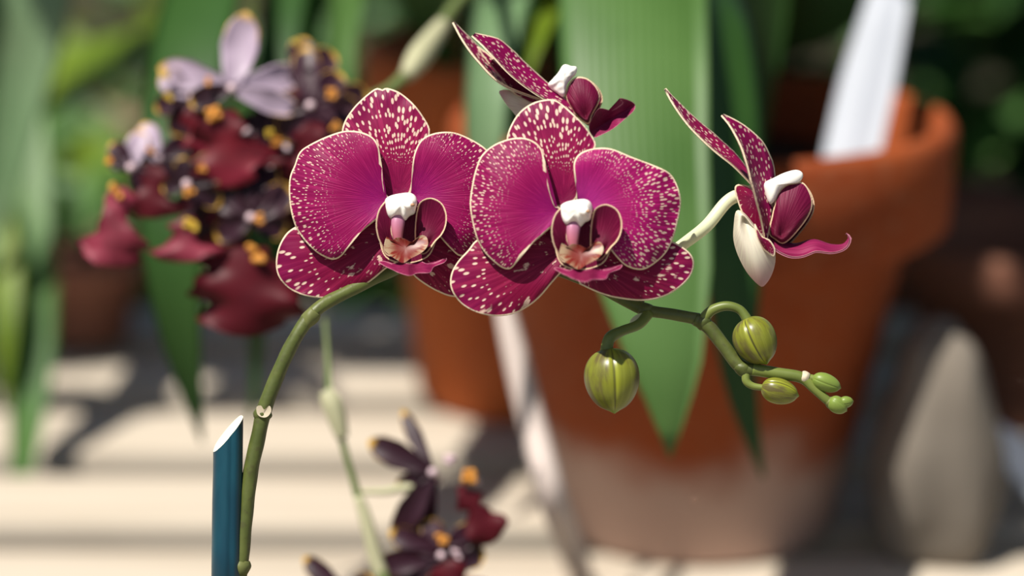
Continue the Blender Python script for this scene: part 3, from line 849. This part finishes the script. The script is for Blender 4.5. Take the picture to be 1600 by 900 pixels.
# G: upper left, turned away
spray_flower(spray, 300, 150, -20, DS, [(215, 60, 22, .1, 'ssep_pale'), (160, 62, 20, .1), (110, 70, 24, .1), (250, 50, 18, -.1)], (298, 165, 70, 75, 36, .2), [(262, 152, 9, 'crest_yellow'), (258, 118, 8, 'crest_yellow')])
# C: far left, hanging
spray_flower(spray, 205, 262, 0, DS, [(-130, 50, 17, .1), (-75, 60, 18, -.1, 'ssep_pale'), (200, 38, 13, 0), (20, 60, 20, -.1), (50, 62, 20, .1)],
             (186, 290, 96, 128, 50, .25), [(181, 299, 15, 'crest'), (171, 250, 8, 'crest')], 'slip_pink')
# E: dark one between
spray_flower(spray, 246, 250, -10, DS, [(-110, 62, 20, -.1, 'ssep_pale'), (-30, 60, 20, 0), (210, 40, 16, 0), (30, 58, 20, .1)], (240, 258, 92, 84, 46, .2), [(236, 238, 8, 'crest')], 'slip_dark')
# D: middle
spray_flower(spray, 292, 288, 20, DS, [(-100, 44, 16, .3), (-20, 66, 16, .2), (30, 62, 18, .1), (170, 40, 14, .1), (-50, 60, 15, .2)],
             (290, 338, 88, 72, 44, .25), [(296, 300, 11, 'crest'), (298, 352, 13, 'crest_yellow'), (315, 262, 9, 'crest')], 'slip_pink')
# B: large one hanging at the bottom
spray_flower(spray, 392, 340, 10, DS, [(-120, 90, 30, 0), (-75, 95, 30, -.1), (-35, 80, 26, 0), (215, 70, 24, .1), (150, 64, 22, .1), (20, 60, 22, 0)],
             (388, 384, 93, 142, 82, .1), [(400, 396, 17, 'crest'), (404, 342, 11, 'crest')], 'slip_dark', wide=True)
# F: upper right, mostly in shade
spray_flower(spray, 485, 165, -10, DS, [(-95, 92, 24, -.1), (-45, 70, 24, -.1), (10, 80, 28, 0), (60, 80, 28, .1), (130, 72, 26, 0), (180, 70, 22, 0), (-10, 95, 26, -.1)],
             (480, 190, 80, 92, 46, .1), [(518, 146, 11, 'crest'), (524, 196, 9, 'crest'), (462, 68, 8, 'crest_yellow')], 'slip_dark')
# H: behind B, dark
spray_flower(spray, 425, 262, -26, DS, [(-100, 75, 30, 0), (200, 80, 28, 0), (20, 60, 24, 0), (150, 80, 26, 0), (250, 80, 28, 0)], (420, 272, 95, 88, 58, 0), [(440, 300, 8, 'crest')], 'slip_dark')
spray_flower(spray, 345, 225, -34, DS, [(-20, 90, 30, 0), (30, 85, 30, 0), (75, 80, 28, 0), (140, 70, 26, 0), (190, 70, 26, 0)], (340, 240, 60, 80, 50, 0), [(368, 262, 8, 'crest')], 'slip_dark')
spray_flower(spray, 465, 120, -40, DS, [(-80, 62, 24, 0), (-30, 70, 26, 0), (40, 85, 32, 0), (85, 95, 34, 0), (140, 80, 30, 0)], (470, 140, 100, 90, 56, 0), [(500, 118, 8, 'crest')], 'slip_dark')
spray_flower(spray, 448, 232, -30, DS, [(-70, 70, 28, 0), (-10, 60, 26, 0), (60, 80, 30, 0), (120, 80, 28, 0), (180, 70, 26, 0)], (446, 246, 96, 86, 48, 0), [(432, 222, 9, 'crest')], 'slip_dark')
spray_flower(spray, 385, 205, -24, DS, [(-30, 80, 26, 0), (15, 85, 28, 0), (60, 80, 28, 0), (110, 80, 28, 0)], (392, 215, 70, 80, 44, 0), [(420, 208, 8, 'crest_yellow')], 'slip_dark')
spray_flower(spray, 330, 300, -20, DS, [(-60, 70, 24, 0), (0, 80, 26, 0), (50, 85, 28, 0), (100, 90, 26, 0), (150, 60, 22, 0)], (338, 322, 75, 80, 40, 0), [(352, 300, 9, 'crest'), (312, 400, 9, 'crest_yellow')], 'slip_dark')
# low one at the bottom of the picture
low = empty('spray_orchid', 'low dark purple orchid with orange crests in front of the sunlit planks', 'orchid')
DL = .95
SB = Vector((SP.x, SP.y, BENCH + .045))
tube('stalk', [SB, P(662, 900, DL + .012), P(657, 830, DL + .012), P(655, 790, DL + .012), P(668, 745, DL + .006)], [.0022, .002, .0018, .0017, .0014], MT['stem'], low, n=30, sides=10)
tube('stalk', [SB + Vector((-.012, 0, 0)), P(606, 930, DL), P(588, 880, DL), P(570, 812, DL), P(552, 750, DL), P(535, 690, DL), P(517, 625, DL), P(512, 560, DL + .01), P(508, 500, DL + .02)],
     [.0022, .0022, .0022, .002, .0014, .0014, .0015, .0010, .0008], MT['sstem'], low, n=70, sides=10)
tube('stalk_sheath', [P(535, 684, DL), P(527, 655, DL), P(518, 628, DL), P(508, 610, DL)], [.0024, .0036, .004, .0026], MT['sstem_pale'], low, n=20, sides=12)
tube('stalk_sheath', [P(598, 905, DL), P(586, 868, DL), P(572, 812, DL), P(560, 775, DL)], [.0030, .0028, .0025, .0018], MT['sstem_pale'], low, n=20, sides=12)
tube('stalk_sheath', [P(565, 768, DL), P(600, 768, DL), P(636, 762, DL), P(664, 768, DL)], [.0010, .0014, .0018, .0010], MT['sstem_pale'], low, n=20, sides=10)
spray_flower(low, 676, 738, 5, DL, [(206, 112, 22, .1), (-116, 108, 13, -.2), (120, 120, 22, .1), (100, 100, 18, -.1), (160, 60, 14, .1)],
             (718, 758, 58, 104, 34, .1), [(730, 748, 18, 'crest'), (748, 752, 8, 'spray_col'), (704, 717, 11, 'spray_col')], 'slip_dark', 8)
spray_flower(low, 690, 868, 8, DL, [(205, 90, 20, .1), (-110, 62, 20, 0), (170, 110, 22, .1), (0, 68, 24, 0), (-40, 70, 22, 0), (150, 120, 24, 0)],
             (690, 880, 60, 96, 52, .2), [(690, 845, 13, 'crest'), (712, 866, 10, 'spray_col')], 'slip', 8)
spray_flower(low, 540, 930, 0, DL, [(222, 88, 17, 0), (-40, 50, 16, 0), (120, 60, 18, 0)], None, [(545, 930, 9, 'crest')], 'slip_dark', 6)

# ================================================================== strap-leaved plants
def strap(plant, pts, hw, mat, normal=None, cup=.14, nu=44, twist=0.0, side=None):
    n = len(hw) - 1
    return ribbon('leaf', pts, [(i / n, w) for i, w in enumerate(hw)], MT[mat], plant, normal=normal, nu=nu, nv=9, cup=cup, thick=.0012, twist=twist, side=side)
big = empty('strap_leaf_plant', 'broad strap-leaved plant drooping over the largest terracotta pot', 'plant')
root = Vector((CP.x, CP.y, CP.z - .035))
def w_(px, d): return px * d / FPX
# broad pale leaf hanging in front of the pot
strap(big, [root + Vector((-.02, -.01, 0)), root + Vector((-.03, -.02, .16)), P(1000, -190, 1.16), P(992, -80, 1.08), P(992, 60, 1.04), P(1000, 250, 1.015), P(1022, 430, 1.0), P(1042, 580, .995), P(1047, 714, 1.0)],
      [.008, .016, .026, .031, .0315, .0315, .0315, .031, .031, .0305, .0295, .0275, .0235, .0145, .0005], 'leaf_pale', normal=(.1, -.9, .45))
# dark leaf beside it
strap(big, [root + Vector((.02, -.02, 0)), root + Vector((.02, -.03, .15)), P(1110, -180, 1.17), P(1112, -60, 1.10), P(1128, 120, 1.07), P(1142, 330, 1.05), P(1146, 500, 1.045), P(1160, 620, 1.05), P(1192, 745, 1.06)],
      [.006, .012, .018, .020, .0205, .021, .021, .021, .020, .018, .014, .008, .0005], 'leaf_dark', normal=(.55, -.85, -.05))
# leaf arching away to the upper right
strap(big, [root + Vector((.0, .02, 0)), root + Vector((.01, 0, .10)), P(1140, 10, 1.28), P(1230, 36, 1.30), P(1330, -14, 1.32), P(1420, -130, 1.34), P(1540, -170, 1.36)],
      [.006, .014, .024, .031, .032, .029, .019, .001], 'leaf_dark', normal=(-.1, -.8, -.5))
# glaucous leaf seen between the flowers, a small lime one, and dark ones behind
strap(big, [root + Vector((-.04, 0, 0)), root + Vector((-.07, -.01, .12)), P(830, -120, 1.20), P(790, -20, 1.14), P(768, 90, 1.11), P(757, 230, 1.10), P(770, 380, 1.11)], [.004, .009, .012, .0125, .0125, .011, .009, .001], 'leaf_blue', normal=(.1, -.9, .4))
strap(big, [root + Vector((-.03, .02, 0)), root + Vector((-.05, .02, .14)), P(862, 0, 1.16), P(845, 50, 1.13), P(828, 100, 1.12), P(815, 160, 1.12)], [.003, .006, .008, .009, .008, .005, .001], 'leaf_lime', normal=(.2, -.9, .5))
strap(big, [root + Vector((-.05, .03, 0)), root + Vector((-.07, .05, .13)), P(800, -60, 1.30), P(780, 40, 1.26), P(800, 160, 1.25), P(830, 260, 1.26)], [.008, .016, .026, .03, .026, .018, .001], 'leaf_dark', normal=(.2, -1, .1))
# leaves above the frame that shade the pot
for (dx, dy, h, reach, az, hw) in ((-.03, .03, .33, .3, 2.6, .03), (0, .03, .36, .22, 1.5, .03)):
    dv = Vector((cos(az), sin(az), 0)); b = root + Vector((dx, dy, 0))
    strap(big, [b, b + dv * reach * .12 + Vector((0, 0, h * .6)), b + dv * reach * .4 + Vector((0, 0, h * .98)), b + dv * reach * .75 + Vector((0, 0, h)), b + dv * reach * 1.05 + Vector((0, 0, h * .86))],
          [hw * .3, hw * .7, hw, hw, hw * .7, .001], 'leaf', normal=tuple(Vector((0, 0, 1)) * .8 - dv * .5), nu=24)

leftp = empty('strap_leaf_plant', 'dark-leaved strap plant hanging behind the maroon orchid spray', 'plant')
r2 = Vector((LP.x - .05, LP.y - .02, BENCH + .172))
strap(leftp, [r2, r2 + Vector((-.06, -.02, .14)), P(420, -140, 1.26), P(340, -70, 1.17), P(300, 60, 1.11), P(272, 230, 1.08), P(268, 390, 1.07), P(285, 540, 1.08), P(316, 692, 1.1)],
      [.004, .008, .012, .014, .015, .0155, .0155, .0155, .016, .0165, .0165, .0155, .013, .008, .0004], 'leaf_dark', normal=(.0, -1, .3))
strap(leftp, [r2, r2 + Vector((-.05, -.02, .13)), P(470, -100, 1.25), P(440, 40, 1.18), P(415, 250, 1.15), P(402, 450, 1.14), P(400, 580, 1.15), P(388, 690, 1.16)],
      [.004, .008, .010, .011, .011, .011, .010, .009, .007, .004, .0004], 'leaf_dark', normal=(0, -1, .3))
strap(leftp, [r2, r2 + Vector((-.03, -.02, .12)), P(560, -90, 1.24), P(540, 0, 1.19), P(535, 110, 1.17), P(548, 230, 1.17), P(560, 330, 1.18)],
      [.004, .009, .013, .014, .013, .010, .006, .0005], 'leaf_pale', normal=(.3, -.9, .4))
strap(leftp, [r2, r2 + Vector((-.04, -.03, .13)), P(500, -90, 1.27), P(465, 20, 1.23), P(455, 150, 1.22), P(470, 320, 1.22)],
      [.006, .012, .018, .02, .017, .01, .0005], 'leaf', normal=(-.1, -1, .2))
far = empty('strap_leaf_plant', 'tall pale-leaved strap plant at the left edge of the picture', 'plant')
e0 = on_bench(-260, 600)
pot('flower_pot', 'terracotta pot of the pale strap plant just past the left edge', e0.x, e0.y, .11, .075, .05, MT['terra2'], band=.03)
r3 = Vector((e0.x, e0.y, BENCH + .078))
strap(far, [r3 + Vector((0, 0, 0)), P(-330, 100, 1.40), P(-200, -160, 1.38), P(10, -150, 1.38), P(58, -20, 1.36), P(34, 120, 1.36), P(0, 300, 1.36), P(-30, 460, 1.37)],
      [.006, .016, .021, .022, .022, .020, .017, .011, .001], 'leaf_blue', normal=(.3, -.9, .4))
strap(far, [r3 + Vector((.01, 0, 0)), P(-200, 60, 1.5), P(-80, -60, 1.48), P(10, 120, 1.44), P(35, 330, 1.40), P(46, 520, 1.38), P(40, 680, 1.36), P(5, 900, 1.34)],
      [.006, .014, .019, .020, .019, .019, .018, .014, .007, .001], 'leaf', normal=(.2, -.95, .2))
strap(far, [r3 + Vector((.01, .01, 0)), P(-150, 300, 1.42), P(-60, 250, 1.4), P(0, 380, 1.38), P(8, 520, 1.36), P(5, 640, 1.36)],
      [.005, .009, .011, .011, .008, .001], 'leaf_lime', normal=(.2, -.95, .3))
strap(far, [r3 + Vector((.0, .02, 0)), P(-160, 200, 1.6), P(-20, 170, 1.6), P(90, 130, 1.58), P(190, 90, 1.55), P(290, 45, 1.52), P(370, 0, 1.52)],
      [.006, .012, .02, .024, .023, .017, .001], 'leaf_lime', normal=(.0, -.7, .75))

# ================================================================== labels, and the added pot-edge stick
lb = MB()
mb = MB()
tl = [P(1322, 280, 1.19), P(1339, 200, 1.20), P(1363, 100, 1.21), P(1388, 0, 1.22), P(1410, -85, 1.24)]
o = ribbon('plant_label', tl, [(0, .0130), (.4, .0130), (.75, .0100), (1, .0095)], MT['label'], None, side=RT * .98 + VD * .1 - UP * .15, nu=20, nv=5, cup=-.12, thick=.0012)
tag(o, 'tall white plastic plant label leaning in the largest terracotta pot', 'label')
# stick added in place of the large pot's sunlit, salt-pale left edge
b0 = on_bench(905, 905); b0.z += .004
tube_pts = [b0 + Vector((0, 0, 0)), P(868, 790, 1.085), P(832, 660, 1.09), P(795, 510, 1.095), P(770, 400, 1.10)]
so2 = tube('edge_light_stick', tube_pts, [.0060, .0062, .0060, .0054, .0048], MT['edge_light'], None, n=30, sides=12, cap_round=True)
tag(so2, 'pale stick added for the sunlit, salty left edge of the largest pot', 'stick')

# lying white tag at the right edge
q = on_bench(1668, 812)
q0 = P(1530, 662, 1.27)
tq = [q0, q0 * .66 + q * .34 + Vector((0, 0, .004)), q0 * .33 + q * .67 + Vector((0, 0, .004)), q + Vector((0, 0, .002))]
o = ribbon('plant_label', tq, [(0, .004), (.3, .010), (1, .010)], MT['label_shade_lift'], None, normal=(-.2, -.6, .8), nu=14, nv=5, cup=.1, thick=.0012)
tag(o, 'white plastic label tilted low at the right edge beside the stone', 'label')

# rounded stone right of the pot
def boulder(name, label, c, sx, sy, sz, mat, seed, p=2.6):
    mb = MB(); nu, nv = 28, 48; rows = []
    for i in range(nu + 1):
        ph = pi * i / nu - pi / 2
        row = []
        for k in range(nv):
            a = 2 * pi * k / nv
            def se(v, e): return math.copysign(abs(v) ** e, v)
            e = 2 / p
            v = Vector((se(cos(ph), e) * se(cos(a), e), se(cos(ph), e) * se(sin(a), e), se(sin(ph), e)))
            if v.z > 0: v.x *= 1 - .38 * v.z; v.y *= 1 - .3 * v.z
            v *= 1 + .10 * noise.noise(v * 1.7 + Vector((seed, 0, 0))) + .03 * noise.noise(v * 6 + Vector((seed, 3, 0)))
            row.append(mb.vert((c.x + v.x * sx, c.y + v.y * sy, max(BENCH, c.z + v.z * sz))))
        rows.append(row)
    for i in range(nu):
        for k in range(nv):
            j = (k + 1) % nv
            mb.face((rows[i][k], rows[i][j], rows[i + 1][j], rows[i + 1][k]))
    return tag(mb.build(name, mat), label, 'stone')
g = on_bench(1462, 905)
boulder('stone', 'rounded grey-beige stone standing upright right of the largest pot', Vector((g.x + .004, g.y + .035, BENCH + .052)), .030, .030, .066, MT['stone'], 2.0)

# far pots
def small_pot(label, px, py, h, rr, mat, back=0.0):
    q = on_bench(px, py)
    return pot('terracotta_pot', label, q.x, q.y + back, h, rr, rr * .66, mat, band=h * .28)
small_pot('small faded terracotta pot at the left, below the spray orchid', 135, 530, .055, .040, MT['terra4'])
small_pot('aged brown terracotta pot at the right edge behind the stone', 1585, 640, .105, .072, MT['terra3'])
small_pot('brown terracotta pot far back between foliage and stone at the right', 1470, 470, .07, .06, MT['terra3'])

# ================================================================== foliage behind the bench
def shrub(label, cx, cy, h, rx, n, ln, mats, seed, z0=0.0, lowf=.25, shape=.5):
    rnd = random.Random(seed)
    t = empty('leafy_shrub', label, 'shrub')
    mb = MB(); st_ = MB()
    for k in range(7):
        a = rnd.uniform(0, 2 * pi); r = rnd.uniform(.2, .8) * rx
        tube('x', [(cx + cos(a) * .02, cy + sin(a) * .02, z0), (cx + cos(a) * r * .4, cy + sin(a) * r * .4, z0 + h * .45), (cx + cos(a) * r, cy + sin(a) * r, z0 + h * .88)],
             [.006, .005, .003], None, None, n=8, sides=6, mb=st_)
    st_.build('stem', MT['beam'], t)
    for k in range(n):
        a = rnd.uniform(0, 2 * pi); r = rx * sqrt(rnd.random()); z = z0 + h * rnd.uniform(lowf, 1)
        r *= 1 - .35 * abs((z - z0) / h - .6)
        p = Vector((cx + cos(a) * r, cy + sin(a) * r * .7, z))
        dv = Vector((cos(a) + rnd.uniform(-.7, .7), sin(a) + rnd.uniform(-.7, .7), rnd.uniform(-.7, .7))).normalized()
        s = dv.cross(Vector((rnd.uniform(-.5, .5), rnd.uniform(-.5, .5), 1))).normalized()
        nn = s.cross(dv)
        L = ln * rnd.uniform(.6, 1.3); W = L * shape * rnd.uniform(.35, .5)
        mi = rnd.choices(range(len(mats)), [3] + [1] * (len(mats) - 1))[0]
        pr = [(0, .05), (.3, .9), (.6, .85), (1, .03)]
        rows = []
        for u, w in pr:
            c = p + dv * (L * u) - Vector((0, 0, 1)) * (L * .25 * u * u)
            rows.append([mb.vert(c - s * W * w + nn * W * .2, uu=u, vv=-1.), mb.vert(c, uu=u, vv=0.), mb.vert(c + s * W * w + nn * W * .2, uu=u, vv=1.)])
        for i in range(3):
            for j in range(2):
                mb.face((rows[i][j], rows[i][j + 1], rows[i + 1][j + 1], rows[i + 1][j]), mi)
    f = mb.build('foliage', [MT[x] for x in mats], t)
    f['kind'] = 'stuff'
    return t
G1 = ['leaf_blue', 'leaf_pale', 'leaf_blue', 'leaf_dry', 'leaf_lime']; G2 = ['leaf_dark', 'leaf', 'leaf']; G3 = ['leaf_pale', 'leaf_lime', 'leaf_dry', 'leaf', 'leaf_blue']
shrub('leafy green shrub behind the far left end of the bench', -.60, 2.05, .76, .26, 620, .10, G1, 1)
shrub('mixed green shrub behind the maroon orchid spray', -.28, 2.15, .80, .26, 620, .10, G3, 2)
shrub('dark green shrub behind the left terracotta pot', .02, 2.10, 1.0, .24, 420, .11, G2, 3)
shrub('dark shrub hidden behind the broad hanging leaf', .32, 2.2, 1.0, .24, 380, .11, G2, 4)
shrub('deep green shrub above the rim of the largest pot', .58, 2.15, 1.02, .24, 420, .11, G2, 5)
shrub('dark shaded shrub at the far upper right', .86, 2.1, 1.0, .26, 420, .10, G2, 6)
shrub('low shrub at the far right behind the brown pots', .62, 1.98, .80, .2, 260, .07, G2, 8)
shrub('tall shrub in the row furthest back on the left', -.45, 2.75, .80, .42, 460, .13, G1, 9)
shrub('tall shrub in the row furthest back on the right', .55, 2.8, 1.1, .5, 420, .13, G2, 10)

# ================================================================== added tree, out of view, its crown shaped to shade bench and pots
tree = empty('added_shade_tree', 'leafy tree added out of view beside the bench to shade the pots', 'tree')
TX, TY = 1.25, 1.55
tube('trunk', [(TX, TY, 0), (TX - .01, TY, .6), (TX + .02, TY - .02, 1.2), (TX - .03, TY, 1.75)], [.05, .042, .036, .028], MT['beam'], tree, n=24, sides=12)
rnd = random.Random(21)
cl = MB()
for (bx, by, bz) in ((.75, 1.0, 1.62), (.25, 1.0, 1.66), (.0, 1.4, 1.74), (.6, 1.7, 1.8), (-.45, 1.62, 1.76), (-.2, 1.05, 1.68)):
    tube('branch', [(TX - .01, TY - .01, 1.45), ((TX + bx) / 2, (TY + by) / 2, (1.5 + bz) / 2 + .05), (bx, by, bz)], [.02, .013, .005], MT['beam'], tree, n=14, sides=8)
def crown(x0, x1, y0, y1, n, ln):
    for k in range(n):
        p = Vector((rnd.uniform(x0, x1), rnd.uniform(y0, y1), rnd.uniform(1.56, 1.84)))
        if -.36 < p.x < -.18 and p.y < .97: continue  # gap left so sun reaches the broad hanging leaf
        if (p.x + .10) ** 2 + (p.y - .93) ** 2 < .12 ** 2: continue  # gap left so sun reaches the tall label and pot rim
        a = rnd.uniform(0, 2 * pi)
        dv = Vector((cos(a), sin(a), rnd.uniform(-.4, .2))).normalized(); s = dv.cross(Vector((rnd.uniform(-.4, .4), rnd.uniform(-.4, .4), 1))).normalized()
        L = ln * rnd.uniform(.7, 1.3); W = L * .24; rows = []
        for u, w in ((0, .05), (.3, .9), (.65, .85), (1, .03)):
            c = p + dv * (L * u) - Vector((0, 0, L * .2 * u * u))
            rows.append([cl.vert(c - s * W * w, uu=u, vv=-1.), cl.vert(c, uu=u, vv=0.), cl.vert(c + s * W * w, uu=u, vv=1.)])
        for i in range(3):
            for j in range(2):
                cl.face((rows[i][j], rows[i][j + 1], rows[i + 1][j + 1], rows[i + 1][j]))
crown(-.22, 1.1, .85, 1.2, 620, .10)
crown(-.15, 1.1, 1.14, 1.9, 560, .12)
crown(-.8, -.15, 1.17, 1.26, 80, .10)
f = cl.build('foliage', MT['leaf'], tree); f['kind'] = 'stuff'

# ================================================================== put every empty at the base of its thing
bpy.context.view_layer.update()
for e in [o for o in scene.objects if o.type == 'EMPTY' and o.parent is None]:
    lo = Vector((1e9,) * 3); hi = Vector((-1e9,) * 3)
    for ch in e.children_recursive:
        if ch.type != 'MESH': continue
        for c in ch.bound_box:
            w = ch.matrix_world @ Vector(c)
            lo = Vector(map(min, lo, w)); hi = Vector(map(max, hi, w))
    b = Vector(((lo.x + hi.x) / 2, (lo.y + hi.y) / 2, lo.z))
    e.location = b
    for ch in e.children:
        ch.location -= b
